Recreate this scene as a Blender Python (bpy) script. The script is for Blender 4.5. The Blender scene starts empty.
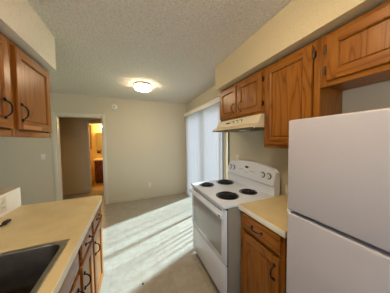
import bpy, bmesh, math, random
from mathutils import Vector, Matrix
random.seed(7)
PI = math.pi
SC = bpy.context.scene
COL = SC.collection

# ------------------------------------------------------------------ camera
F_PX, YAW, PITCH, ROLL, CAM_H = 152.88, 0.3950, -0.04379, -0.01044, 1.467
def make_camera():
    cy, sy, cp, sp = math.cos(YAW), math.sin(YAW), math.cos(PITCH), math.sin(PITCH)
    fw = Vector((sy*cp, cy*cp, sp)); rt = Vector((cy, -sy, 0)); up = rt.cross(fw)
    c, s = math.cos(ROLL), math.sin(ROLL)
    r2 = c*rt + s*up; u2 = -s*rt + c*up
    m = Matrix(((r2.x, u2.x, -fw.x, 0), (r2.y, u2.y, -fw.y, 0), (r2.z, u2.z, -fw.z, CAM_H), (0, 0, 0, 1)))
    cd = bpy.data.cameras.new('camera'); cam = bpy.data.objects.new('camera', cd)
    cd.sensor_width = 36.0; cd.sensor_fit = 'HORIZONTAL'; cd.lens = 36.0*F_PX/390.0
    cd.clip_start = 0.02; cd.clip_end = 200
    COL.objects.link(cam); cam.matrix_world = m
    SC.camera = cam
make_camera()

# ------------------------------------------------------------------ world, sun, exposure
SKY_STRENGTH = 3.0
SKY_COLOR = (0.84, 0.92, 1.0)
SUN_STRENGTH = 30.0
SUN_ELEV, SUN_AZ = math.radians(37), math.radians(23)     # azimuth measured from +X towards +Y
LAMP_COLOR = (1.0, 0.77, 0.50)
LAMP_STRENGTH = 50.0
KITCHEN_LAMP_STRENGTH = 66.0
BATH_STRENGTH = 190.0
w = bpy.data.worlds.new('world'); SC.world = w; w.use_nodes = True
wn = w.node_tree.nodes; bgn = wn['Background']
bgn.inputs['Color'].default_value = (*SKY_COLOR, 1); bgn.inputs['Strength'].default_value = SKY_STRENGTH
sd = bpy.data.lights.new('sun', 'SUN'); sd.energy = SUN_STRENGTH; sd.angle = math.radians(3.2); sd.color = (0.60, 0.83, 1.0)
so = bpy.data.objects.new('sun', sd); COL.objects.link(so)
so.location = (8, 6, 6)
sdir = Vector((math.cos(SUN_ELEV)*math.cos(SUN_AZ), math.cos(SUN_ELEV)*math.sin(SUN_AZ), math.sin(SUN_ELEV)))
so.rotation_euler = sdir.to_track_quat('Z', 'Y').to_euler()
# cool fill light added behind the camera to brighten the room
def fill_light(name, loc, direction, sx, sy, power):
    ld = bpy.data.lights.new(name, 'AREA'); ld.shape = 'RECTANGLE'; ld.size = sx; ld.size_y = sy; ld.energy = power; ld.color = FILL_COLOR
    lo = bpy.data.objects.new(name, ld); COL.objects.link(lo); lo.location = loc
    lo.rotation_euler = Vector(direction).to_track_quat('-Z', 'Y').to_euler()
FILL_COLOR = (0.72, 0.87, 1.0)
fill_light('fill_light_back', (-1.0, -1.65, 1.5), (0, 1, 0), 1.8, 1.1, 22)
vs = SC.view_settings
SC.display_settings.display_device = 'sRGB'
vs.view_transform = 'Standard'; vs.look = 'None'; vs.gamma = 1.0; vs.use_curve_mapping = False
vs.exposure = -0.10

# ------------------------------------------------------------------ materials
def srgb(r, g, b):
    f = lambda v: (v/255/12.92) if v/255 <= 0.04045 else ((v/255+0.055)/1.055)**2.4
    return (f(r), f(g), f(b), 1)
class NT:
    def __init__(s, name):
        s.m = bpy.data.materials.new(name); s.m.use_nodes = True
        s.t = s.m.node_tree; s.t.nodes.clear()
        s.out = s.t.nodes.new('ShaderNodeOutputMaterial')
    def n(s, typ, **kw):
        nd = s.t.nodes.new(typ)
        for k, v in kw.items():
            if k in nd.inputs: nd.inputs[k].default_value = v
            else: setattr(nd, k, v)
        return nd
    def l(s, a, b): s.t.links.new(a, b)
def coords(t, scale=(1, 1, 1)):
    tc = t.n('ShaderNodeTexCoord'); mp = t.n('ShaderNodeMapping'); mp.inputs['Scale'].default_value = scale
    t.l(tc.outputs['Object'], mp.inputs['Vector']); return mp.outputs['Vector']
def ramp(t, src, stops):
    r = t.n('ShaderNodeValToRGB'); e = r.color_ramp.elements
    e[0].position, e[0].color = stops[0]; e[1].position, e[1].color = stops[-1]
    for p, c in stops[1:-1]:
        x = e.new(p); x.color = c
    t.l(src, r.inputs['Fac']); return r.outputs['Color']
def principled(name, color, rough=0.5, metal=0.0, spec=0.5, noise=None, bump=None, coat=0.0):
    t = NT(name); b = t.n('ShaderNodeBsdfPrincipled')
    b.inputs['Roughness'].default_value = rough; b.inputs['Metallic'].default_value = metal
    b.inputs['Specular IOR Level'].default_value = spec; b.inputs['Coat Weight'].default_value = coat
    if noise:
        sc, c2 = noise
        nz = t.n('ShaderNodeTexNoise', Scale=sc, Detail=4.0); t.l(coords(t), nz.inputs['Vector'])
        t.l(ramp(t, nz.outputs['Fac'], [(0.35, color), (0.65, c2)]), b.inputs['Base Color'])
    else: b.inputs['Base Color'].default_value = color
    if bump:
        sc, st, dist = bump
        nz = t.n('ShaderNodeTexNoise', Scale=sc, Detail=3.0, Roughness=0.6); t.l(coords(t), nz.inputs['Vector'])
        bp = t.n('ShaderNodeBump', Strength=st, Distance=dist); t.l(nz.outputs['Fac'], bp.inputs['Height'])
        t.l(bp.outputs['Normal'], b.inputs['Normal'])
    t.l(b.outputs['BSDF'], t.out.inputs['Surface']); return t.m
def oak(name, horizontal=False, light=srgb(164, 104, 38), mid=srgb(150, 91, 28), dark=srgb(122, 68, 17)):
    t = NT(name); b = t.n('ShaderNodeBsdfPrincipled', Roughness=0.30)
    b.inputs['Specular IOR Level'].default_value = 0.32
    sc = (7, 0.7, 7) if horizontal else (7, 7, 0.7)
    v = coords(t, sc)
    n1 = t.n('ShaderNodeTexNoise', Scale=1.3, Detail=1.0, Distortion=0.25); t.l(v, n1.inputs['Vector'])
    # cathedral figure: contour bands of the stretched noise
    mul = t.n('ShaderNodeMath', operation='MULTIPLY'); mul.inputs[1].default_value = 9.0; t.l(n1.outputs['Fac'], mul.inputs[0])
    fr = t.n('ShaderNodeMath', operation='PINGPONG'); fr.inputs[1].default_value = 0.5; t.l(mul.outputs[0], fr.inputs[0])
    c1 = ramp(t, fr.outputs[0], [(0.0, dark), (0.10, mid), (0.5, light)])
    sc2 = (160, 5, 160) if horizontal else (160, 160, 5)
    n2 = t.n('ShaderNodeTexNoise', Scale=1.0, Detail=3.0); t.l(coords(t, sc2), n2.inputs['Vector'])
    c2 = ramp(t, n2.outputs['Fac'], [(0.35, (0.72, 0.68, 0.62, 1)), (0.62, (1, 1, 1, 1))])
    mx = t.n('ShaderNodeMix', data_type='RGBA', blend_type='MULTIPLY'); mx.inputs['Factor'].default_value = 0.6
    t.l(c1, mx.inputs['A']); t.l(c2, mx.inputs['B'])
    t.l(mx.outputs['Result'], b.inputs['Base Color'])
    bp = t.n('ShaderNodeBump', Strength=0.12, Distance=0.002); t.l(n2.outputs['Fac'], bp.inputs['Height']); t.l(bp.outputs['Normal'], b.inputs['Normal'])
    t.l(b.outputs['BSDF'], t.out.inputs['Surface']); return t.m
def emission(name, color, strength):
    t = NT(name); e = t.n('ShaderNodeEmission', Color=(*color[:3], 1), Strength=strength)
    t.l(e.outputs['Emission'], t.out.inputs['Surface']); return t.m

CREAM = srgb(212, 203, 180)
M = {}
M['wall'] = principled('wall paint', CREAM, 0.7, spec=0.25, bump=(140, 0.15, 0.002))
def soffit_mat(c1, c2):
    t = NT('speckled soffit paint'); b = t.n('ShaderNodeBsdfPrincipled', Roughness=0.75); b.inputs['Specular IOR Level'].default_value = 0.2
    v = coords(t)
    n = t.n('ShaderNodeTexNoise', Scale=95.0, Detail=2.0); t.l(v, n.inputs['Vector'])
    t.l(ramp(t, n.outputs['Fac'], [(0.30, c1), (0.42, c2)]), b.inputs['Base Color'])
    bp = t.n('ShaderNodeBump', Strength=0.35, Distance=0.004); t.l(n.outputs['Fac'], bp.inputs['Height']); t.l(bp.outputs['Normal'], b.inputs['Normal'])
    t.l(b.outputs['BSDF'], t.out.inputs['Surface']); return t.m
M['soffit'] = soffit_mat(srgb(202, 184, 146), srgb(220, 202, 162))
M['soffit_lit'] = soffit_mat(srgb(226, 214, 198), srgb(242, 232, 218))  # same paint lightened, carries the stronger light on the left soffit
def ceiling_mat():
    t = NT('popcorn ceiling'); b = t.n('ShaderNodeBsdfPrincipled', Roughness=0.9); b.inputs['Specular IOR Level'].default_value = 0.1
    v = coords(t)
    n = t.n('ShaderNodeTexNoise', Scale=48.0, Detail=4.0, Roughness=0.62); t.l(v, n.inputs['Vector'])
    vo = t.n('ShaderNodeTexVoronoi', Scale=55.0); t.l(v, vo.inputs['Vector'])
    ad = t.n('ShaderNodeMath', operation='SUBTRACT'); t.l(n.outputs['Fac'], ad.inputs[0])
    ml = t.n('ShaderNodeMath', operation='MULTIPLY'); ml.inputs[1].default_value = 0.5; t.l(vo.outputs['Distance'], ml.inputs[0]); t.l(ml.outputs[0], ad.inputs[1])
    t.l(ramp(t, n.outputs['Fac'], [(0.3, srgb(222, 215, 203)), (0.6, srgb(240, 234, 223))]), b.inputs['Base Color'])
    bp = t.n('ShaderNodeBump', Strength=1.0, Distance=0.018); t.l(ad.outputs[0], bp.inputs['Height']); t.l(bp.outputs['Normal'], b.inputs['Normal'])
    t.l(b.outputs['BSDF'], t.out.inputs['Surface']); return t.m
M['ceiling'] = ceiling_mat()
def floor_mat():
    t = NT('vinyl tile floor'); b = t.n('ShaderNodeBsdfPrincipled', Roughness=0.38); b.inputs['Specular IOR Level'].default_value = 0.6
    tc = t.n('ShaderNodeTexCoord'); mp = t.n('ShaderNodeMapping'); mp.inputs['Location'].default_value = (-0.068, -0.09, 0)
    t.l(tc.outputs['Object'], mp.inputs['Vector'])
    br = t.n('ShaderNodeTexBrick', Scale=1.0); br.offset = 0.0; br.squash = 1.0
    br.inputs['Brick Width'].default_value = 0.305; br.inputs['Row Height'].default_value = 0.305
    br.inputs['Mortar Size'].default_value = 0.0016; br.inputs['Mortar Smooth'].default_value = 0.4
    br.inputs['Color1'].default_value = (1, 1, 1, 1); br.inputs['Color2'].default_value = (0.94, 0.94, 0.93, 1); br.inputs['Mortar'].default_value = (0.7, 0.66, 0.6, 1)
    t.l(mp.outputs['Vector'], br.inputs['Vector'])
    n = t.n('ShaderNodeTexNoise', Scale=9.0, Detail=6.0, Roughness=0.65, Distortion=0.8); t.l(mp.outputs['Vector'], n.inputs['Vector'])
    c = ramp(t, n.outputs['Fac'], [(0.3, srgb(158, 147, 128)), (0.5, srgb(168, 159, 142)), (0.72, srgb(176, 170, 156))])
    n3 = t.n('ShaderNodeTexNoise', Scale=38.0, Detail=2.0); t.l(mp.outputs['Vector'], n3.inputs['Vector'])
    sp = ramp(t, n3.outputs['Fac'], [(0.70, (0, 0, 0, 1)), (0.76, (1, 1, 1, 1))])
    m0 = t.n('ShaderNodeMix', data_type='RGBA'); t.l(sp, m0.inputs['Factor']); t.l(c, m0.inputs['A']); m0.inputs['B'].default_value = srgb(172, 167, 155)
    mx = t.n('ShaderNodeMix', data_type='RGBA', blend_type='MULTIPLY'); mx.inputs['Factor'].default_value = 1.0
    t.l(m0.outputs['Result'], mx.inputs['A']); t.l(br.outputs['Color'], mx.inputs['B']); t.l(mx.outputs['Result'], b.inputs['Base Color'])
    n4 = t.n('ShaderNodeTexNoise', Scale=5.0, Detail=3.0); t.l(mp.outputs['Vector'], n4.inputs['Vector'])
    t.l(ramp(t, n4.outputs['Fac'], [(0.3, (0.30, 0.30, 0.30, 1)), (0.7, (0.36, 0.36, 0.36, 1))]), b.inputs['Roughness'])
    t.l(b.outputs['BSDF'], t.out.inputs['Surface']); return t.m
M['floor'] = floor_mat()
M['oak'] = oak('oak vertical grain')
M['oak_h'] = oak('oak horizontal grain', True)
M['oak_in'] = principled('cabinet underside', srgb(112, 70, 34), 0.6, noise=(6, srgb(96, 58, 28)))
M['toe'] = principled('toe kick', srgb(40, 28, 18), 0.7)
M['counter'] = principled('beige laminate', srgb(218, 198, 150), 0.36, noise=(7, srgb(208, 186, 138)))
M['counter_edge'] = principled('pale laminate edge', srgb(238, 232, 216), 0.4)
M['bronze'] = principled('dark bronze', srgb(40, 32, 28), 0.35, 0.6, noise=(60, srgb(30, 24, 20)))
M['copper'] = principled('antique copper', srgb(110, 66, 44), 0.35, 0.7, noise=(60, srgb(84, 48, 32)))
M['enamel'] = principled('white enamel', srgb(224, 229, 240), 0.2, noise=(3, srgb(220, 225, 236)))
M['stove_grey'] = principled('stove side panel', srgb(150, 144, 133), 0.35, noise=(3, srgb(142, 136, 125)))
M['black'] = principled('black plastic', srgb(16, 16, 18), 0.4)
M['coil'] = principled('coil element', srgb(22, 21, 22), 0.5, 0.3)
M['chrome'] = principled('chrome bowl', srgb(120, 118, 116), 0.25, 1.0)
M['darkbowl'] = principled('dark drip bowl', srgb(34, 33, 34), 0.3, 0.5)
M['ovenglass'] = principled('oven window glass', srgb(168, 168, 166), 0.2, 0.0, spec=0.7)
M['display'] = principled('clock display', srgb(14, 16, 18), 0.15)
M['print'] = principled('grey print', srgb(92, 92, 98), 0.5)
M['fridge'] = principled('fridge enamel', srgb(186, 182, 188), 0.42, noise=(2, srgb(182, 178, 184)), bump=(260, 0.12, 0.001))
M['gasket'] = principled('grey gasket', srgb(84, 82, 76), 0.6)
M['white_plastic'] = principled('white plastic', srgb(232, 228, 216), 0.4)
M['trim'] = principled('white trim paint', srgb(220, 213, 196), 0.45)
M['pony'] = principled('white panel', srgb(250, 248, 242), 0.5)
M['ponycap'] = principled('wood cap paint', srgb(190, 176, 150), 0.6)
M['hood'] = principled('almond hood enamel', srgb(224, 208, 174), 0.35)
M['hood_dark'] = principled('hood underside', srgb(98, 88, 70), 0.45, 0.3)
M['steel'] = principled('brushed stainless', srgb(176, 172, 162), 0.32, 0.95, noise=(30, srgb(160, 156, 148)))
M['steel_shaded'] = principled('shaded stainless bowl', srgb(66, 56, 45), 0.45, 0.75, noise=(20, srgb(56, 47, 38)))  # bowl steel darkened to carry the shade inside the sink
M['nickel'] = principled('brushed nickel', srgb(150, 140, 122), 0.35, 0.9)
M['valance'] = principled('valance', srgb(244, 238, 226), 0.5)
M['alu'] = principled('tan aluminium frame', srgb(226, 206, 176), 0.5)
M['mirror'] = principled('mirror', srgb(200, 205, 190), 0.05, 1.0)
M['vanity_top'] = principled('vanity top', srgb(236, 222, 186), 0.3)
M['bath_wall'] = principled('bathroom paint', srgb(232, 208, 150), 0.7)
M['hall_wall'] = principled('hall paint', srgb(222, 200, 156), 0.7)
M['bath_floor'] = principled('bathroom floor', srgb(170, 145, 100), 0.5, noise=(12, srgb(190, 165, 120)))
M['darkwood'] = oak('dark oak', light=srgb(120, 66, 34), mid=srgb(96, 48, 24), dark=srgb(60, 28, 14))
M['walnut'] = oak('walnut stain', light=srgb(74, 38, 20), mid=srgb(60, 28, 14), dark=srgb(40, 18, 8))
M['cloth'] = principled('paper', srgb(240, 236, 226), 0.9)
M['grass'] = principled('lawn', srgb(120, 140, 80), 0.9, noise=(8, srgb(150, 150, 100)))
M['leaf'] = principled('leaves', srgb(96, 124, 70), 0.6, noise=(14, srgb(140, 160, 96)))
M['bark'] = principled('bark', srgb(84, 66, 48), 0.9)
M['fence'] = principled('fence boards', srgb(190, 180, 160), 0.8, noise=(5, srgb(170, 160, 142)))
M['tape'] = principled('paper tape strip', srgb(188, 124, 62), 0.5)
M['lamp'] = emission('lamp diffuser', LAMP_COLOR, LAMP_STRENGTH)
M['klamp'] = emission('kitchen lamp diffuser', LAMP_COLOR, KITCHEN_LAMP_STRENGTH)
M['bulb'] = emission('vanity bulb', (1.0, 0.66, 0.25), BATH_STRENGTH)
def glass_mat():
    t = NT('window glass'); g = t.n('ShaderNodeBsdfGlossy', Roughness=0.0); tr = t.n('ShaderNodeBsdfTransparent', Color=(0.97, 0.97, 0.97, 1))
    fr = t.n('ShaderNodeFresnel', IOR=1.45); mx = t.n('ShaderNodeMixShader')
    t.l(fr.outputs['Fac'], mx.inputs['Fac']); t.l(tr.outputs['BSDF'], mx.inputs[1]); t.l(g.outputs['BSDF'], mx.inputs[2]); t.l(mx.outputs['Shader'], t.out.inputs['Surface']); return t.m
M['glass'] = glass_mat()
def slat_mat():
    t = NT('vinyl blind slat'); d = t.n('ShaderNodeBsdfDiffuse', Color=(0.79, 0.77, 0.80, 1)); tr = t.n('ShaderNodeBsdfTranslucent', Color=(0.92, 0.90, 0.93, 1))
    mx = t.n('ShaderNodeMixShader', Fac=0.38); t.l(d.outputs['BSDF'], mx.inputs[1]); t.l(tr.outputs['BSDF'], mx.inputs[2]); t.l(mx.outputs['Shader'], t.out.inputs['Surface']); return t.m
M['slat'] = slat_mat()

# ------------------------------------------------------------------ mesh helpers
class MB:
    def __init__(s): s.bm = bmesh.new()
    def _fin(s, faces, mi):
        for f in faces: f.material_index = mi
    def box(s, x0, x1, y0, y1, z0, z1, bev=0.0, mi=0, seg=2):
        v = [s.bm.verts.new(p) for p in ((x0,y0,z0),(x1,y0,z0),(x1,y1,z0),(x0,y1,z0),(x0,y0,z1),(x1,y0,z1),(x1,y1,z1),(x0,y1,z1))]
        fs = [s.bm.faces.new([v[i] for i in q]) for q in ((0,3,2,1),(4,5,6,7),(0,1,5,4),(1,2,6,5),(2,3,7,6),(3,0,4,7))]
        s._fin(fs, mi)
        if bev > 0:
            es = list({e for f in fs for e in f.edges})
            r = bmesh.ops.bevel(s.bm, geom=es, offset=bev, segments=seg, profile=0.5, affect='EDGES')
            s._fin(r['faces'], mi)
        return s
    def ring_stack(s, rings, cap0=True, cap1=True, mi=0, closed=True):
        vs_ = [[s.bm.verts.new(p) for p in r] for r in rings]; n = len(rings[0]); fs = []
        for a, b in zip(vs_, vs_[1:]):
            for i in range(n if closed else n-1):
                fs.append(s.bm.faces.new((a[i], a[(i+1) % n], b[(i+1) % n], b[i])))
        if cap0: fs.append(s.bm.faces.new(list(reversed(vs_[0]))))
        if cap1: fs.append(s.bm.faces.new(vs_[-1]))
        s._fin(fs, mi); return s
    def lathe(s, c, prof, seg=32, mi=0, axis='z'):
        rings = []
        for r, h in prof:
            ring = []
            for k in range(seg):
                a = 2*PI*k/seg; u, v_ = r*math.cos(a), r*math.sin(a)
                if axis == 'z': ring.append((c[0]+u, c[1]+v_, c[2]+h))
                elif axis == 'x': ring.append((c[0]+h, c[1]+u, c[2]+v_))
                else: ring.append((c[0]+v_, c[1]+h, c[2]+u))
            rings.append(ring)
        return s.ring_stack(rings, mi=mi)
    def tube(s, pts, r, seg=8, mi=0, closed=False):
        pts = [Vector(p) for p in pts]; n = len(pts); rings = []
        rad = r if isinstance(r, (list, tuple)) else [r]*n
        ref = None
        for i, p in enumerate(pts):
            if closed: d = pts[(i+1) % n]-pts[i-1]
            else: d = pts[min(i+1, n-1)]-pts[max(i-1, 0)]
            d.normalize()
            if ref is None:
                ref = Vector((0, 0, 1)) if abs(d.z) < 0.9 else Vector((1, 0, 0))
            a = d.cross(ref).normalized(); b = a.cross(d).normalized(); ref = b
            rings.append([p+rad[i]*(math.cos(2*PI*k/seg)*a+math.sin(2*PI*k/seg)*b) for k in range(seg)])
        if closed: return s.ring_stack(rings+[rings[0]], False, False, mi)
        return s.ring_stack(rings, mi=mi)
    def prism(s, poly, z0, z1, mi=0):          # polygon in XY extruded in Z
        return s.ring_stack([[(x, y, z0) for x, y in poly], [(x, y, z1) for x, y in poly]], mi=mi)
    def profile_y(s, poly, y0, y1, mi=0):      # polygon in XZ extruded along Y
        return s.ring_stack([[(x, y0, z) for x, z in poly], [(x, y1, z) for x, z in poly]], mi=mi)
    def build(s, name, mats, parent=None, smooth=True):
        bmesh.ops.recalc_face_normals(s.bm, faces=s.bm.faces)
        if parent is not None:
            o_ = world_loc(parent); bmesh.ops.translate(s.bm, verts=s.bm.verts, vec=-o_)
        me = bpy.data.meshes.new(name); s.bm.to_mesh(me); s.bm.free()
        for m in (mats if isinstance(mats, (list, tuple)) else [mats]): me.materials.append(m)
        if smooth:
            for p in me.polygons: p.use_smooth = True
            try: me.set_sharp_from_angle(angle=math.radians(35))
            except Exception: pass
        o = bpy.data.objects.new(name, me); COL.objects.link(o)
        if parent is not None: o.parent = parent
        return o
def world_loc(o):
    v = Vector(o.location)
    while o.parent: o = o.parent; v = v+Vector(o.location)
    return v
def thing(name, label, cat, loc, group=None):
    o = bpy.data.objects.new(name, None); o.empty_display_size = 0.1; COL.objects.link(o); o.location = loc
    o['label'] = label; o['category'] = cat
    if group: o['group'] = group
    return o
def tag(o, label, cat, group=None):
    o['label'] = label; o['category'] = cat
    if group: o['group'] = group
    return o
def struct(o): o['kind'] = 'structure'; return o

# ------------------------------------------------------------------ key dimensions
XW, YF, H = 1.42, 3.975, 2.44
XL, YB = -2.7, -1.6
ZS = 2.138
WT = 0.12

# ------------------------------------------------------------------ room shell
def box_struct(name, mat, *boxes):
    m = MB()
    for b in boxes: m.box(*b)
    return struct(m.build(name, mat, smooth=False))
box_struct('floor', M['floor'], (XL-WT, XW+WT, YB-WT, 5.3, -0.1, 0))
box_struct('floor_bathroom', M['bath_floor'], (-2.2, 0.4, 5.3, 6.8, -0.1, 0))
box_struct('ceiling', M['ceiling'], (XL-WT, XW+WT, YB-WT, YF+0.02, H, H+0.1))
box_struct('ceiling_hall', M['hall_wall'], (XL-WT, XW+WT, YF+0.02, 6.8, H, H+0.1))
DX0, DX1, DZ = -1.407, -0.586, 1.995
box_struct('wall_far', M['wall'], (XL, DX0, YF, YF+WT, 0, H), (DX1, XW, YF, YF+WT, 0, H), (DX0, DX1, YF, YF+WT, DZ, H))
# right wall with the patio door opening
GY0, GY1, GZ = 2.0, 3.74, 2.08
box_struct('wall_right', M['wall'], (XW, XW+WT, YB, GY0, 0, H), (XW, XW+WT, GY1, YF+WT, 0, H), (XW, XW+WT, GY0, GY1, GZ, H), (XW, XW+WT, GY0, GY1, 0, 0.02))
box_struct('wall_left', M['wall'], (XL-WT, XL, YB, YF+WT, 0, H))
BX0, BX1, BZ0, BZ1 = -1.95, -0.05, 0.92, 2.08  # unseen opening added in the back wall for the fill light
box_struct('wall_back', M['wall'], (XL, BX0, YB-WT, YB, 0, H), (BX1, XW, YB-WT, YB, 0, H), (BX0, BX1, YB-WT, YB, 0, BZ0), (BX0, BX1, YB-WT, YB, BZ1, H))
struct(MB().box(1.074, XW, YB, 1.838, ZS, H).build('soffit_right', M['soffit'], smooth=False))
struct(MB().box(-1.03, -0.637, YB, 1.867, ZS, H).build('soffit_left', M['soffit_lit'], smooth=False))
# hall and bathroom beyond the doorway
HY = 5.18
IX0, IX1, IZ = -1.10, -0.36, 1.965
box_struct('wall_hall', M['hall_wall'], (XL, IX0, HY, HY+0.1, 0, H), (IX1, 0.4, HY, HY+0.1, 0, H), (IX0, IX1, HY, HY+0.1, IZ, H),
           (XL-0.1, XL, YF+WT, HY, 0, H), (0.3, 0.4, YF+WT, HY, 0, H))
box_struct('wall_bathroom', M['bath_wall'], (-2.1, 0.3, 6.61, 6.7, 0, H))
box_struct('wall_bathroom_left', M['bath_wall'], (-2.1, -2.0, HY+0.1, 6.6, 0, H))
box_struct('wall_bathroom_right', M['bath_wall'], (0.2, 0.3, HY+0.1, 6.6, 0, H))
# door casings
m = MB()
cw = 0.06
m.box(DX0-cw, DX0, YF-0.016, YF, 0, DZ+cw, 0.004); m.box(DX1, DX1+cw, YF-0.016, YF, 0, DZ+cw, 0.004); m.box(DX0, DX1, YF-0.016, YF, DZ, DZ+cw, 0.004)
m.box(DX0, DX0+0.018, YF, YF+WT, 0, DZ); m.box(DX1-0.018, DX1, YF, YF+WT, 0, DZ); m.box(DX0, DX1, YF, YF+WT, DZ-0.018, DZ)
struct(m.build('trim_1', M['trim']))
m = MB()
m.box(IX0-0.055, IX0, HY-0.016, HY, 0, IZ+0.055, 0.004); m.box(IX1, IX1+0.055, HY-0.016, HY, 0, IZ+0.055, 0.004); m.box(IX0, IX1, HY-0.016, HY, IZ, IZ+0.055, 0.004)
struct(m.build('trim_2', M['trim']))
# baseboards
struct(MB().box(DX1+cw, XW-0.012, YF-0.013, YF, 0, 0.09, 0.003).build('baseboard_far', M['wall']))
struct(MB().box(XL, DX0-cw, YF-0.013, YF, 0, 0.09, 0.003).build('baseboard_left', M['trim']))
struct(MB().box(XW-0.013, XW, GY1+0.03, YF-0.014, 0, 0.09, 0.003).build('baseboard_right', M['trim']))
struct(MB().box(XL, IX0-0.06, HY-0.012, HY, 0, 0.08, 0.003).build('baseboard_hall', M['hall_wall']))

# patio door (sliding glass) in the right wall
pd = bpy.data.objects.new('door_1', None); COL.objects.link(pd); pd.location = (XW+0.05, (GY0+GY1)/2, 0.02); struct(pd)
m = MB(); gx0, gx1 = XW+0.012, XW+0.05
m.box(gx0, gx1, GY1-0.04, GY1, 0.02, GZ); 
m.box(gx0, gx1, GY0, GY1, GZ-0.04, GZ); m.box(gx0, gx1, GY0, GY1, 0.02, 0.06)
m.build('frame', M['alu'], pd)
mid = (GY0+GY1)/2
m = MB()
m.box(XW-0.004, gx0+0.02, GY0+0.088, GY0+0.165, 0.02, GZ-0.0); m.box(gx0+0.002, gx0+0.02, mid-0.025, mid+0.025, 0.06, GZ-0.04)
m.build('stile', M['alu'], pd)
MB().box(gx0+0.022, gx0+0.027, GY0+0.012, GY1-0.04, 0.06, GZ-0.04).build('glass_pane', M['glass'], pd)

# pony wall behind the peninsula counter
PX, PY, PZ = -0.894, 1.784, 1.078
m = MB(); m.box(PX-0.14, PX, YB, PY, 0, PZ-0.004); struct(m.build('wall_peninsula', M['pony'], smooth=False))
struct(MB().box(PX-0.139, PX-0.001, YB, PY-0.001, PZ-0.004, PZ, 0.0015).build('trim_3', M['ponycap']))

# ------------------------------------------------------------------ outdoors beyond the glass
box_struct('ground', M['grass'], (XW+WT, 14, -6, 14, -0.2, -0.08))
def shrub(x, y, h, r, seed, label):
    rnd = random.Random(seed)
    t = thing('garden_shrub', label, 'shrub', (x, y, -0.08), 'shrubs outside the glass door')
    m = MB()
    for k in range(700):
        a, b = rnd.uniform(0, 2*PI), math.acos(rnd.uniform(-1, 1)); q = r*rnd.uniform(0.55, 1.0)
        p = Vector((x+q*math.sin(b)*math.cos(a), y+q*math.sin(b)*math.sin(a), h*0.55+q*0.9*math.cos(b)*h/(2*r)))
        d = Vector((rnd.uniform(-1, 1), rnd.uniform(-1, 1), rnd.uniform(-0.6, 0.8))).normalized(); s_ = d.cross(Vector((rnd.uniform(-1, 1), rnd.uniform(-1, 1), 0.3))).normalized()
        L = 0.10; W = 0.035
        vs_ = [m.bm.verts.new(c) for c in (p-d*L, p+s_*W, p+d*L, p-s_*W)]; m.bm.faces.new(vs_)
    m.build('foliage', M['leaf'], t, smooth=False)
    MB().tube([(x, y, -0.08), (x+0.02, y, h*0.3), (x, y+0.02, h*0.6)], [0.05, 0.04, 0.02]).build('stem', M['bark'], t)
shrub(4.6, 5.6, 1.5, 0.7, 1, 'leafy green shrub seen through the bare glass strip beside the blinds')

# ------------------------------------------------------------------ vertical blinds
vb = thing('vertical_blind', 'white vertical blind with cream valance drawn across the patio door', 'blinds', (1.36, 2.95, 0.0))
BY0, BY1 = 2.03, 3.895
m = MB(); m.box(1.305, 1.318, BY0, BY1, 2.065, 2.155, 0.003); m.box(1.305, XW, BY0, BY0+0.012, 2.065, 2.155); m.box(1.305, XW, BY1-0.012, BY1, 2.065, 2.155); m.box(1.305, XW, BY0, BY1, 2.145, 2.155)
m.build('valance', M['valance'], vb)
MB().box(1.345, 1.385, BY0+0.02, BY1-0.02, 2.10, 2.14).build('head_rail', M['white_plastic'], vb)
ns = 19; pitch = (BY1-0.02-(2.13))/ns
rs = random.Random(3)
for k in range(ns):
    yc = 2.13+pitch*(k+0.5); a = math.radians(rs.uniform(-9, 9)+80); hw = 0.0445
    m = MB(); top, bot = [], []
    P = []
    for i in range(7):
        u = -hw+2*hw*i/6; bow = 0.006*(1-(u/hw)**2)
        P.append((1.365+u*math.sin(a)-bow*math.cos(a), yc+u*math.cos(a)+bow*math.sin(a)))
    for i in reversed(range(7)):
        P.append((P[i][0]+0.0012*math.cos(a), P[i][1]-0.0012*math.sin(a)))
    m.prism(P, 0.03, 2.10); m.build('slat', M['slat'], vb)

# ------------------------------------------------------------------ cabinets
def door_geo(m, xf, sg, y0, y1, z0, z1, t=0.019, fw=0.055):
    """raised frame, routed inner edge, recessed panel; front faces sg*X"""
    def rect(d, i): return [(xf+sg*d, y0+i, z0+i), (xf+sg*d, y1-i, z0+i), (xf+sg*d, y1-i, z1-i), (xf+sg*d, y0+i, z1-i)]
    lv = [(0, 0), (t-0.005, 0), (t-0.0015, 0.0015), (t, 0.006)]
    m.ring_stack([rect(d, i) for d, i in lv], True, False)
    # butt-jointed front face: stiles run full height, rails between
    d = t
    def quad(a0, a1, b0, b1, mi):
        vs_ = [m.bm.verts.new((xf+sg*d, a, b)) for a, b in ((a0, b0), (a1, b0), (a1, b1), (a0, b1))]; f = m.bm.faces.new(vs_); f.material_index = mi
    o, i = 0.006, fw
    quad(y0+o, y0+i, z0+o, z1-o, 0); quad(y1-i, y1-o, z0+o, z1-o, 0)
    quad(y0+i, y1-i, z0+o, z0+i, 1); quad(y0+i, y1-i, z1-i, z1-o, 1)
    lv = [(t, fw), (t-0.003, fw+0.004), (t-0.006, fw+0.006), (t-0.016, fw+0.0075)]
    m.ring_stack([rect(d_, i_) for d_, i_ in lv], False, False)
    # panel with a shallow V groove around the field
    m.ring_stack([rect(t-0.016, fw+0.0075), rect(t-0.016, fw+0.0125), rect(t-0.010, fw+0.016)], False, True)
def drawer_geo(m, xf, sg, y0, y1, z0, z1, t=0.019):
    def rect(d, i): return [(xf+sg*d, y0+i, z0+i), (xf+sg*d, y1-i, z0+i), (xf+sg*d, y1-i, z1-i), (xf+sg*d, y0+i, z1-i)]
    m.ring_stack([rect(0, 0), rect(t-0.008, 0), rect(t-0.006, 0.006), rect(t-0.002, 0.008), rect(t, 0.014)], True, True)
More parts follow.
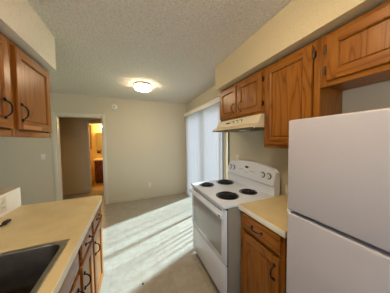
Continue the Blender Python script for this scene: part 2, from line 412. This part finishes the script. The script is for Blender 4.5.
def pull(parent, x, sg, y, z, L=0.10, vertical=True, mat='bronze', proj=0.027):
    m = MB(); n = 14; pts, rad = [], []
    for i in range(n+1):
        s = -1+2*i/n
        pr = proj*(1-abs(s)**3.0)
        pts.append((x+sg*(0.004+pr), y, z+s*L/2) if vertical else (x+sg*(0.004+pr), y+s*L/2, z))
        rad.append(0.0033+0.0014*(1-s*s))
    m.tube(pts, rad, 8)
    for s in (-1, 1):
        c = (x, y, z+s*(L/2+0.006)) if vertical else (x, y+s*(L/2+0.006), z)
        m.lathe(c, [(0.011, 0), (0.011, sg*0.003), (0.008, sg*0.006), (0.004, sg*0.008)], 14, axis='x')
    return m.build('handle', M[mat], parent)
def hinge(parent, x, sg, y, z, mat='bronze'):
    m = MB(); m.tube([(x+sg*0.012, y, z-0.026), (x+sg*0.012, y, z+0.026)], 0.0055, 8); m.box(min(x, x+sg*0.006), max(x, x+sg*0.006), y-0.009, y+0.009, z-0.018, z+0.018)
    return m.build('hinge', M[mat], parent)
WOOD = None
def wall_cabinet(label, xf, sg, xb, y0, y1, z0, z1, doors, mat='bronze', group='oak wall cabinets'):
    """doors: (y0,y1,handle_y or None,handle_z,hinge_y or None)"""
    t = thing('wall_cabinet', label, 'cabinet', ((xf+xb)/2, (y0+y1)/2, z0), group)
    m = MB(); a, b = sorted((xf-sg*0.019, xb))
    z1 -= 0.017
    m.box(a, b, y0, y1, z0+0.012, z1, 0, 0)
    m.build('carcass', [M['oak'], M['oak_in']], t, smooth=False)
    m = MB(); fa, fb = sorted((xf, xf-sg*0.019)); st = 0.038
    m.box(fa, fb, y0, y0+st, z0, z1, 0.0015); m.box(fa, fb, y1-st, y1, z0, z1, 0.0015)
    m.box(fa, fb, y0+st, y1-st, z0, z0+0.045, 0.0015, 1); m.box(fa, fb, y0+st, y1-st, z1-0.04, z1, 0.0015, 1)
    if len(doors) > 1:
        for d0, d1 in zip(doors, doors[1:]):
            c = (d0[1]+d1[0])/2; m.box(fa, fb, c-0.03, c+0.03, z0+0.045, z1-0.04, 0.0015)
    m.build('face_frame', [M['oak'], M['oak_h']], t)
    out = []
    for (d0, d1, hy, hz, gy, dz0, dz1) in doors:
        m = MB(); door_geo(m, xf+sg*0.001, sg, d0, d1, dz0, dz1)
        d = m.build('door', [M['oak'], M['oak_h']], t); out.append(d)
        if hy is not None: pull(d, xf+sg*0.02, sg, hy, hz, 0.095, True, mat)
        if gy is not None:
            for zz in (dz0+0.07, dz1-0.07): hinge(d, xf, sg, gy, zz)
    return t, out

XR = 1.15
CG = 'oak wall cabinets along the right wall'
wall_cabinet('short two-door oak wall cabinet above the range hood', XR, -1, XW, 1.075, 1.826, 1.706, ZS,
             [(1.095, 1.445, 1.385, 1.835, 1.088, 1.73, 2.095), (1.475, 1.815, 1.512, 1.835, None, 1.73, 2.095)], 'copper', CG)
wall_cabinet('tall single-door oak wall cabinet right of the range hood', XR, -1, XW, 0.622, 1.073, 1.389, ZS,
             [(0.665, 1.050, None, 0, 0.655, 1.42, 2.095)], 'bronze', CG)
wall_cabinet('short oak wall cabinet over the refrigerator with bold arched grain', XR, -1, XW, -0.20, 0.620, 1.795, ZS,
             [(-0.17, 0.195, 0.165, 1.90, None, 1.825, 2.095), (0.235, 0.582, 0.265, 1.88, 0.590, 1.825, 2.095)], 'bronze', CG)
# left row, hung over the peninsula
XLC = -0.70
lg = 'oak wall cabinets on the left'
t, ds = wall_cabinet('oak wall cabinet over the peninsula, the one with a pale strip on its door bottom', XLC, 1, -1.02, 1.385, 1.867, 1.497, ZS,
             [(1.392, 1.842, 1.425, 1.665, None, 1.55, 2.095)], 'bronze', lg)
MB().box(XLC+0.0195, XLC+0.0212, 1.43, 1.66, 1.555, 1.583, 0.0005).build('tape_strip', M['tape'], ds[0])
wall_cabinet('oak wall cabinet cut by the left frame edge, nearer one of the left pair', XLC, 1, -1.02, 0.60, 1.383, 1.497, ZS,
             [(0.63, 0.965, 0.90, 1.68, None, 1.55, 2.095), (0.99, 1.335, 1.27, 1.665, None, 1.55, 2.095)], 'bronze', lg)

def base_cabinet(label, xf, sg, xb, y0, y1, drawer, doors, mat='bronze', group=None, ctop=0.873):
    ztop = 0.873
    t = thing('base_cabinet', label, 'cabinet', ((xf+xb)/2, (y0+y1)/2, 0), group)
    a, b = sorted((xf-sg*0.019, xb))
    MB().box(a, b, y0, y1, 0.10, ctop).build('carcass', M['oak'], t, smooth=False)
    a, b = sorted((xf-sg*0.07, xb)); MB().box(a, b, y0, y1, 0, 0.10).build('toe_kick', M['toe'], t, smooth=False)
    fa, fb = sorted((xf, xf-sg*0.019)); st = 0.038
    m = MB(); m.box(fa, fb, y0, y0+st, 0.10, ztop, 0.0015); m.box(fa, fb, y1-st, y1, 0.10, ztop, 0.0015)
    for z in ((0.10, 0.14), (0.715, 0.755), (ztop-0.025, ztop)): m.box(fa, fb, y0+st, y1-st, *z, 0.0015, 1)
    m.build('face_frame', [M['oak'], M['oak_h']], t)
    if drawer:
        for (d0, d1, hy) in drawer:
            m = MB(); drawer_geo(m, xf+sg*0.001, sg, d0, d1, 0.735, 0.860)
            d = m.build('drawer_front', M['oak_h'], t)
            if hy is not None: pull(d, xf+sg*0.02, sg, hy, 0.797, 0.08, False, mat)
    for (d0, d1, hy) in doors:
        m = MB(); door_geo(m, xf+sg*0.001, sg, d0, d1, 0.125, 0.705)
        d = m.build('door', [M['oak'], M['oak_h']], t)
        pull(d, xf+sg*0.02, sg, hy, 0.60, 0.085, True, mat)
    return t
base_cabinet('oak base cabinet with one drawer between stove and refrigerator', 0.855, -1, XW, 0.630, 1.040, [(0.655, 1.018, 0.84)], [(0.655, 1.018, 0.69)], 'bronze', None)
XB = -0.31
bg = 'oak base cabinets of the peninsula'
base_cabinet('oak base cabinet at the far end of the left counter', XB, 1, PX, 1.366, 1.755, [(1.39, 1.735, 1.55)], [(1.39, 1.735, 1.418)], 'bronze', bg)
base_cabinet('oak base cabinet beside the sink, second from the far end of the left counter', XB, 1, PX, 1.062, 1.364, [(1.082, 1.345, 1.21)], [(1.082, 1.345, 1.11)], 'bronze', bg)
ts = base_cabinet('oak sink base cabinet under the steel sink', XB, 1, PX, 0.10, 1.060, [(0.13, 0.565, None), (0.60, 1.035, None)], [(0.13, 0.565, 0.535), (0.60, 1.035, 0.99)], 'bronze', bg, 0.70)

# ------------------------------------------------------------------ countertops
CT0, CT1 = 0.874, 0.914
# left counter with the sink cut-out
SX0, SX1, SY0, SY1 = -0.80, -0.345, 0.20, 1.035
cl = thing('countertop', 'long beige laminate countertop with pale edge and sink cut-out, left side', 'countertop', (-0.58, 0.6, CT0))
xe, ye, r = -0.283, 1.784, 0.06
def arc(cx, cy, r, a0, a1, n=8): return [(cx+r*math.cos(a0+(a1-a0)*i/n), cy+r*math.sin(a0+(a1-a0)*i/n)) for i in range(n+1)]
m = MB()
m.prism([(PX, SY1), (xe, SY1)]+arc(xe-r, ye-r, r, 0, PI/2)+[(PX, ye)], CT0, CT1)
m.box(SX1, xe, YB, SY1, CT0, CT1); m.box(PX, SX0, YB, SY1, CT0, CT1); m.box(SX0, SX1, YB, SY0, CT0, CT1)
m.build('worktop', M['counter'], cl, smooth=False)
pts = [(xe, YB)]+arc(xe-r, ye-r, r, 0, PI/2)+[(PX, ye)]
m = MB(); th = 0.003
off = [(xe+th, YB)]+arc(xe-r, ye-r, r+th, 0, PI/2)+[(PX, ye+th)]
m.prism(pts+list(reversed(off)), CT0, CT1-0.001)
m.build('edge_band', M['counter_edge'], cl)
cr = thing('countertop', 'short beige laminate countertop with white edge between stove and refrigerator', 'countertop', (1.12, 0.83, CT0))
MB().box(0.833, XW, 0.615, 1.040, CT0, CT1).build('worktop', M['counter'], cr, smooth=False)
MB().box(0.829, 0.833, 0.612, 1.043, CT0, CT1-0.001, 0.001).build('edge_band', M['counter_edge'], cr)
MB().box(XW-0.02, XW, 0.615, 1.040, CT1, CT1+0.10, 0.003).build('backsplash', M['counter_edge'], cr)

# sink
sk = thing('kitchen_sink', 'stainless steel drop-in double-bowl kitchen sink in the left counter', 'sink', (-0.58, 0.62, CT1))
def rrect(x0, x1, y0, y1, r, z, n=6):
    p = []
    for cx, cy, a in ((x1-r, y1-r, 0), (x0+r, y1-r, PI/2), (x0+r, y0+r, PI), (x1-r, y0+r, 1.5*PI)):
        p += [(x, y, z) for x, y in arc(cx, cy, r, a, a+PI/2, n)]
    return p
RX0, RX1, RY0, RY1 = -0.83, -0.332, 0.17, 1.05
m = MB()
zr = CT1+0.004
bys = ((RY0+0.025, 0.600), (0.635, RY1-0.028))
bx0, bx1 = RX0+0.10, RX1-0.022
m.box(bx1, RX1, RY0, RY1, CT1, zr, 0.0015); m.box(RX0, bx0, RY0, RY1, CT1, zr, 0.0015)
m.box(bx0, bx1, RY0, bys[0][0], CT1, zr, 0.0015); m.box(bx0, bx1, bys[0][1], bys[1][0], CT1, zr, 0.0015); m.box(bx0, bx1, bys[1][1], RY1, CT1, zr, 0.0015)
# fillets that round the bowl corners
for (a0, a1) in bys:
    rr = 0.05
    for cx, cy, sx, sy in ((bx1, a1, -1, -1), (bx0, a1, 1, -1), (bx0, a0, 1, 1), (bx1, a0, -1, 1)):
        ar = [(cx+sx*rr-sx*rr*math.cos(q*PI/16), cy+sy*rr-sy*rr*math.sin(q*PI/16)) for q in range(9)]
        m.prism([(cx, cy)]+ar, CT1+0.001, zr-0.0003)
m.build('rim', M['steel'], sk)
for (a0, a1) in bys:
    m = MB(); rr = 0.05; rings = []
    for ins, z in ((0.0, zr-0.001), (0.004, zr-0.01), (0.012, zr-0.13), (0.03, zr-0.165), (0.07, zr-0.175)):
        rings.append(rrect(bx0+ins, bx1-ins, a0+ins, a1-ins, rr, z))
    m.ring_stack(rings, False, True)
    b = m.build('bowl', M['steel_shaded'], sk)
    cx, cy = (bx0+bx1)/2, (a0+a1)/2
    MB().lathe((cx, cy, zr-0.175), [(0.045, 0.0005), (0.045, 0.003), (0.035, 0.002), (0.03, -0.0)], 24).build('drain', M['steel'], b)

# ------------------------------------------------------------------ refrigerator
FX, FY0, FY1 = 0.75, -0.165, 0.547
fr = thing('refrigerator', 'large white top-freezer refrigerator at the right, beside the short counter', 'refrigerator', (1.08, 0.19, 0))
m = MB(); m.box(FX+0.072, 1.39, FY0+0.004, FY1-0.004, 0.03, 1.545, 0.006); m.box(FX+0.10, 1.36, FY0+0.03, FY1-0.03, 0, 0.03)
m.build('cabinet_body', M['fridge'], fr)
MB().box(FX+0.062, FX+0.073, FY0+0.012, FY1-0.012, 0.12, 1.54).build('gasket', M['gasket'], fr)
d = MB().box(FX, FX+0.062, FY0, FY1, 1.098, 1.562, 0.009, seg=3).build('freezer_door', M['fridge'], fr)
m = MB(); m.box(FX-0.04, FX-0.022, FY0+0.03, FY0+0.055, 1.13, 1.45, 0.006); m.box(FX-0.023, FX+0.001, FY0+0.03, FY0+0.055, 1.13, 1.16, 0.004); m.box(FX-0.023, FX+0.001, FY0+0.03, FY0+0.055, 1.42, 1.45, 0.004)
m.build('handle', M['white_plastic'], d)
d = MB().box(FX, FX+0.062, FY0, FY1, 0.11, 1.082, 0.009, seg=3).build('fridge_door', M['fridge'], fr)
m = MB(); m.box(FX-0.04, FX-0.022, FY0+0.03, FY0+0.055, 0.60, 1.04, 0.006); m.box(FX-0.023, FX+0.001, FY0+0.03, FY0+0.055, 0.60, 0.63, 0.004); m.box(FX-0.023, FX+0.001, FY0+0.03, FY0+0.055, 1.01, 1.04, 0.004)
m.build('handle', M['white_plastic'], d)
MB().box(FX+0.005, FX+0.07, FY1-0.012, FY1+0.004, 1.084, 1.096, 0.001).build('hinge_plate', M['white_plastic'], fr)
MB().box(FX+0.05, FX+0.07, FY0+0.01, FY1-0.01, 0.02, 0.10, 0.003).build('kick_grille', M['gasket'], fr)

# ------------------------------------------------------------------ electric range
SY0_, SY1_ = 1.047, 1.806
st = thing('electric_range', 'white freestanding electric range with four black coil burners', 'stove', (1.02, 1.427, 0))
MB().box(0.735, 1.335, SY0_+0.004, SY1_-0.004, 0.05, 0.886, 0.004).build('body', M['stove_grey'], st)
MB().box(0.77, 1.30, SY0_+0.03, SY1_-0.03, 0, 0.05).build('plinth', M['black'], st, smooth=False)
ck = MB().box(0.690, 1.27, SY0_, SY1_, 0.888, 0.914, 0.007, seg=3).build('cooktop', M['enamel'], st)
def burner(x, y, R, name):
    zt = 0.914
    b = MB().lathe((x, y, zt), [(R+0.018, 0.0), (R+0.018, 0.003), (R+0.012, 0.005), (R+0.006, 0.004), (R*0.6, 0.001), (0.012, 0.0005)], 40).build('drip_bowl', M['chrome'], ck)
    turns = 4 if R > 0.085 else 3
    n = 36*turns; pts = []
    for i in range(n+1):
        q = i/n; rad = 0.022+(R-0.022-0.004)*q; a = 2*PI*turns*q
        pts.append((x+rad*math.cos(a), y+rad*math.sin(a), zt+0.011))
    MB().tube(pts, 0.0062, 8).build('coil', M['coil'], b)
    m = MB()
    for k in range(3):
        a = PI/2+2*PI*k/3
        m.tube([(x+0.01*math.cos(a), y+0.01*math.sin(a), zt+0.005), (x+(R+0.004)*math.cos(a), y+(R+0.004)*math.sin(a), zt+0.005)], 0.003, 6)
    m.lathe((x, y, zt+0.004), [(0.016, 0), (0.016, 0.006), (0.012, 0.008)], 18)
    m.build('support', M['chrome'], b)
burner(0.842, 1.655, 0.072, 0); burner(1.105, 1.655, 0.094, 0)
burner(0.860, 1.250, 0.095, 1); burner(1.120, 1.250, 0.075, 0)
# backguard with arched top
def backguard():
    m = MB(); n = 24; rings = []
    for i in range(n+1):
        q = i/n; y = SY0_+0.002+(SY1_-SY0_-0.004)*q
        e = min(q, 1-q)*2
        zt = 1.160+0.045*(1-(2*q-1)**2)
        zt -= 0.02*max(0, 1-e/0.05)**2
        rings.append([(1.335, y, 0.90), (1.335, y, zt-0.01), (1.325, y, zt), (1.285, y, zt), (1.272, y, zt-0.012), (1.248, y, 1.035), (1.246, y, 1.012), (1.262, y, 1.0), (1.262, y, 0.93), (1.252, y, 0.90)])
    m.ring_stack(rings); return m.build('backguard', M['enamel'], st)
bgd = backguard()
def face_x(z): return 1.248+(z-1.035)*(0.024/0.135)
def rknob(y):
    z = 1.095; x = face_x(z)
    m = MB(); m.lathe((x, y, z), [(0.032, 0.002), (0.032, -0.004), (0.028, -0.008)], 26, axis='x')
    k = m.build('knob_skirt', M['print'], bgd)
    m = MB(); m.lathe((x-0.006, y, z), [(0.0245, 0.0), (0.0235, -0.012), (0.019, -0.016)], 26, axis='x'); m.box(x-0.028, x-0.018, y-0.005, y+0.005, z-0.021, z+0.021, 0.003)
    m.build('knob', M['enamel'], k)
for y in (1.752, 1.678, 1.190, 1.113): rknob(y)
zc = 1.135
m = MB(); m.box(face_x(zc)-0.004, face_x(zc)+0.012, 1.405, 1.463, zc-0.014, zc+0.014, 0.002); m.build('clock_display', M['display'], bgd)
m = MB()
for y in (1.32, 1.345, 1.37, 1.50, 1.525, 1.55):
    m = MB(); m.box(face_x(1.10)-0.002, face_x(1.10)+0.012, y-0.008, y+0.008, 1.093, 1.103, 0.001); m.build('control_button', M['print'], bgd)
m = MB()
m.box(face_x(1.125)-0.0005, face_x(1.125)+0.008, 1.565, 1.568, 1.07, 1.15); 
m.bm.free()
MB().box(face_x(1.075)-0.001, face_x(1.075)+0.01, 1.40, 1.47, 1.072, 1.078).build('printed_mark', M['print'], bgd)
# oven door
od = MB().box(0.702, 0.727, SY0_+0.006, SY1_-0.006, 0.395, 0.872, 0.006).build('oven_door', M['enamel'], st)
m = MB(); m.box(0.6995, 0.704, SY0_+0.06, SY1_-0.06, 0.45, 0.775, 0.0015); m.build('oven_window', M['ovenglass'], od)
m = MB(); m.profile_y([(0.702, 0.80), (0.676, 0.806), (0.664, 0.818), (0.662, 0.832), (0.668, 0.842), (0.702, 0.846)], SY0_+0.012, SY1_-0.012); m.build('handle', M['enamel'], od)
m = MB()
for k in range(22):
    y = SY0_+0.07+k*0.0285
    m.box(0.7005, 0.704, y-0.010, y+0.010, 0.851, 0.864)
m.build('vent_slot', M['print'], od)
MB().box(0.6615, 0.664, SY0_+0.02, SY0_+0.05, 0.820, 0.836, 0.0005).build('badge', M['print'], od)
MB().box(0.726, 0.7355, SY0_+0.012, SY1_-0.012, 0.08, 0.887).build('gap_shade', M['black'], st)  # black strip stands in for the shade between oven door and body
MB().box(0.708, 0.727, SY0_+0.006, SY1_-0.006, 0.075, 0.383, 0.006).build('storage_drawer', M['enamel'], st)

# ------------------------------------------------------------------ range hood
hd = thing('range_hood', 'almond under-cabinet range hood with push buttons above the stove', 'range hood', (1.2, 1.45, 1.56))
HY0, HY1 = 1.078, 1.824
m = MB(); m.profile_y([(XW-0.005, 1.58), (XW-0.005, 1.703), (1.120, 1.703), (1.085, 1.622), (1.022, 1.592), (1.020, 1.572), (1.03, 1.568), (1.05, 1.578)], HY0, HY1)
m.build('housing', M['hood'], hd)
MB().box(1.0185, 1.024, HY0-0.001, HY1+0.001, 1.567, 1.580, 0.002).build('lip', M['hood_dark'], hd)
MB().box(1.05, 1.40, HY0+0.02, HY1-0.02, 1.566, 1.579).build('filter_panel', M['hood_dark'], hd)
MB().box(1.09, 1.16, 1.26, 1.36, 1.554, 1.566, 0.004).build('lamp_cover', M['white_plastic'], hd)
def hx(z): return 1.120-(1.703-z)*(0.035/0.081)
m = MB(); m.box(hx(1.66)-0.003, hx(1.66)+0.012, 1.545, 1.625, 1.650, 1.670, 0.002); m.build('badge', M['black'], hd)
for y in (1.50, 1.43, 1.355):
    MB().box(hx(1.664)-0.004, hx(1.664)+0.012, y-0.026, y+0.026, 1.648, 1.681, 0.002).build('switch_bezel', M['print'], hd)
    MB().box(hx(1.664)-0.007, hx(1.664)+0.010, y-0.019, y+0.019, 1.654, 1.675, 0.002).build('switch', M['white_plastic'], hd)

# ------------------------------------------------------------------ ceiling lamps
def ceiling_lamp(x, y, label, dm):
    t = thing('ceiling_lamp', label, 'ceiling light', (x, y, H), 'flush ceiling lamps')
    MB().lathe((x, y, H), [(0.142, 0), (0.142, -0.012), (0.13, -0.014)], 48).build('base', M['nickel'], t)
    prof = [(0.133, -0.010), (0.139, -0.014), (0.139, -0.072), (0.128, -0.083), (0.10, -0.094), (0.03, -0.097)]
    MB().lathe((x, y, H), prof, 48).build('diffuser', dm, t)
    for z in (-0.022, -0.070):
        n = 48
        MB().ring_stack([[(x+r_*math.cos(2*PI*k/n), y+r_*math.sin(2*PI*k/n), H+zz) for k in range(n)] for r_, zz in ((0.140, z-0.007), (0.151, z-0.007), (0.151, z+0.007), (0.140, z+0.007), (0.140, z-0.007))], False, False).build('ring', M['nickel'], t)
ceiling_lamp(0.215, 2.86, 'lit round ceiling lamp with two nickel rings over the open floor', M['lamp'])
ceiling_lamp(0.18, 0.42, 'lit round ceiling lamp over the kitchen aisle, nearest the refrigerator', M['klamp'])

# ------------------------------------------------------------------ small wall things
t = thing('smoke_detector', 'round white smoke detector high on the far wall right of the doorway', 'smoke detector', (-0.335, YF, 2.236))
MB().lathe((-0.335, YF, 2.236), [(0.062, 0.0), (0.062, -0.012), (0.055, -0.03), (0.03, -0.036), (0.008, -0.037)], 32, axis='y').build('housing', M['white_plastic'], t)
MB().lathe((-0.335, YF-0.036, 2.236), [(0.014, 0.0), (0.012, -0.004)], 16, axis='y').build('test_button', M['print'], t)
def plate_far(name, label, cat, x, z, toggle=False, group=None):
    t = thing(name, label, cat, (x, YF, z), group)
    MB().box(x-0.035, x+0.035, YF-0.006, YF, z-0.057, z+0.057, 0.002).build('cover_plate', M['white_plastic'], t)
    if toggle: MB().box(x-0.006, x+0.006, YF-0.018, YF-0.004, z-0.012, z+0.014, 0.002).build('toggle', M['white_plastic'], t)
    else:
        for dz in (-0.02, 0.02):
            m = MB(); m.box(x-0.016, x+0.016, YF-0.009, YF-0.005, z+dz-0.014, z+dz+0.014, 0.002); s = m.build('socket', M['white_plastic'], t)
            m = MB()
            for dx in (-0.006, 0.006): m.box(x+dx-0.0015, x+dx+0.0015, YF-0.0095, YF-0.0085, z+dz-0.005, z+dz+0.006)
            m.build('slot', M['black'], s)
plate_far('wall_outlet', 'white outlet low on the far wall, left of the blinds', 'outlet', 0.40, 0.335)
plate_far('light_switch', 'white light switch on the far wall left of the doorway', 'light switch', -1.63, 1.155, True)
def plate_side(label, xf, sg, y, z):
    t = thing('wall_outlet', label, 'outlet', (xf, y, z))
    a, b = sorted((xf, xf+sg*0.006)); MB().box(a, b, y-0.035, y+0.035, z-0.057, z+0.057, 0.002).build('cover_plate', M['white_plastic'], t)
    for dz in (-0.02, 0.02):
        a, b = sorted((xf+sg*0.005, xf+sg*0.009)); s = MB().box(a, b, y-0.016, y+0.016, z+dz-0.014, z+dz+0.014, 0.002).build('socket', M['white_plastic'], t)
        a, b = sorted((xf+sg*0.0085, xf+sg*0.0095)); m = MB()
        for dy in (-0.006, 0.006): m.box(a, b, y+dy-0.0015, y+dy+0.0015, z+dz-0.005, z+dz+0.006)
        m.build('slot', M['black'], s)
plate_side('white outlet on the right wall just above the stove backguard', XW, -1, 1.80, 1.185)
plate_side('white outlet on the low peninsula wall behind the left counter', PX, 1, 1.575, 1.0)
# black fitting on the counter
t = thing('power_plug', 'small black plug with cord lying on the left counter', 'plug', (-0.79, 1.40, CT1))
m = MB(); m.tube([(-0.79, 1.455, CT1+0.010), (-0.792, 1.44, CT1+0.012), (-0.793, 1.41, CT1+0.013), (-0.795, 1.395, CT1+0.010)], [0.008, 0.012, 0.013, 0.007], 10); m.build('plug_body', M['black'], t)
m = MB(); m.tube([(-0.795, 1.395, CT1+0.009), (-0.80, 1.36, CT1+0.007), (-0.815, 1.31, CT1+0.006), (-0.83, 1.24, CT1+0.006), (-0.82, 1.17, CT1+0.006)], 0.006, 8); m.build('cord', M['black'], t)
# crumb on floor
m = MB(); m.lathe((0.073, 1.595, 0.0), [(0.010, 0.0), (0.012, 0.003), (0.007, 0.006)], 10)
tag(m.build('floor_crumb', M['black']), 'small dark speck lying on the floor tiles', 'speck')

# ------------------------------------------------------------------ bathroom things
vt = thing('bathroom_vanity', 'brown wooden bathroom vanity with cream top seen through the doorway', 'vanity', (-0.75, 6.33, 0))
m = MB(); m.box(-1.175, -0.30, 6.09, 6.60, 0.08, 0.79); m.box(-1.16, -0.31, 6.14, 6.60, 0, 0.08); m.build('carcass', M['darkwood'], vt, smooth=False)
for a, b in ((-1.15, -0.76), (-0.72, -0.33)):
    d = MB().box(a, b, 6.072, 6.09, 0.12, 0.62, 0.004).build('door', M['darkwood'], vt)
MB().box(-1.15, -0.33, 6.072, 6.09, 0.65, 0.77, 0.004).build('drawer_front', M['darkwood'], vt)
m = MB(); m.box(-1.20, -0.28, 6.05, 6.60, 0.79, 0.83, 0.006); m.box(-1.20, -0.28, 6.58, 6.60, 0.83, 0.92, 0.003); m.build('vanity_top', M['vanity_top'], vt)
MB().box(-1.18, -0.34, 6.588, 6.60, 1.12, 1.77).build('mirror_glass', M['mirror'], (mr := thing('wall_mirror', 'frameless bathroom mirror above the vanity', 'mirror', (-0.76, 6.6, 1.12))), smooth=False)
lb = thing('vanity_light', 'glowing globe bulb light bar above the bathroom mirror', 'light', (-0.75, 6.6, 1.98))
MB().box(-1.06, -0.45, 6.56, 6.60, 1.94, 2.03, 0.004).build('back_plate', M['nickel'], lb)
for x in (-0.975, -0.755, -0.535):
    n = 10
    MB().lathe((x, 6.50, 1.985), [(0.05*math.sin(PI*(k+0.3)/(n+0.6)), -0.05*math.cos(PI*(k+0.3)/(n+0.6))) for k in range(n+1)], 20).build('bulb', M['bulb'], lb)
wc = thing('bathroom_cabinet', 'dark wooden wall cabinet hanging in the bathroom left of the mirror', 'cabinet', (-1.56, 6.53, 1.17))
MB().box(-1.80, -1.33, 6.44, 6.60, 1.17, 2.03).build('carcass', M['walnut'], wc, smooth=False)
MB().box(-1.79, -1.57, 6.422, 6.44, 1.18, 2.02, 0.004).build('door', M['walnut'], wc)
MB().box(-1.56, -1.34, 6.422, 6.44, 1.18, 2.02, 0.004).build('door', M['walnut'], wc)
tr = thing('toilet_roll', 'white toilet roll on the bathroom wall left of the vanity', 'toilet roll', (-1.40, 6.53, 0.50))
m = MB(); m.lathe((-1.46, 6.53, 0.50), [(0.02, 0), (0.055, 0), (0.055, 0.11), (0.02, 0.11)], 24, axis='x'); m.build('roll', M['cloth'], tr)
m = MB(); m.tube([(-1.47, 6.6, 0.50), (-1.47, 6.53, 0.50), (-1.34, 6.53, 0.50), (-1.34, 6.6, 0.50)], 0.007, 8); m.build('holder', M['nickel'], tr)
m = MB(); m.box(-1.17, -1.05, 6.585, 6.60, 1.01, 1.085, 0.003); 
tag(m.build('wall_plate', M['black']), 'dark switch plate on the bathroom wall below the mirror', 'switch plate')
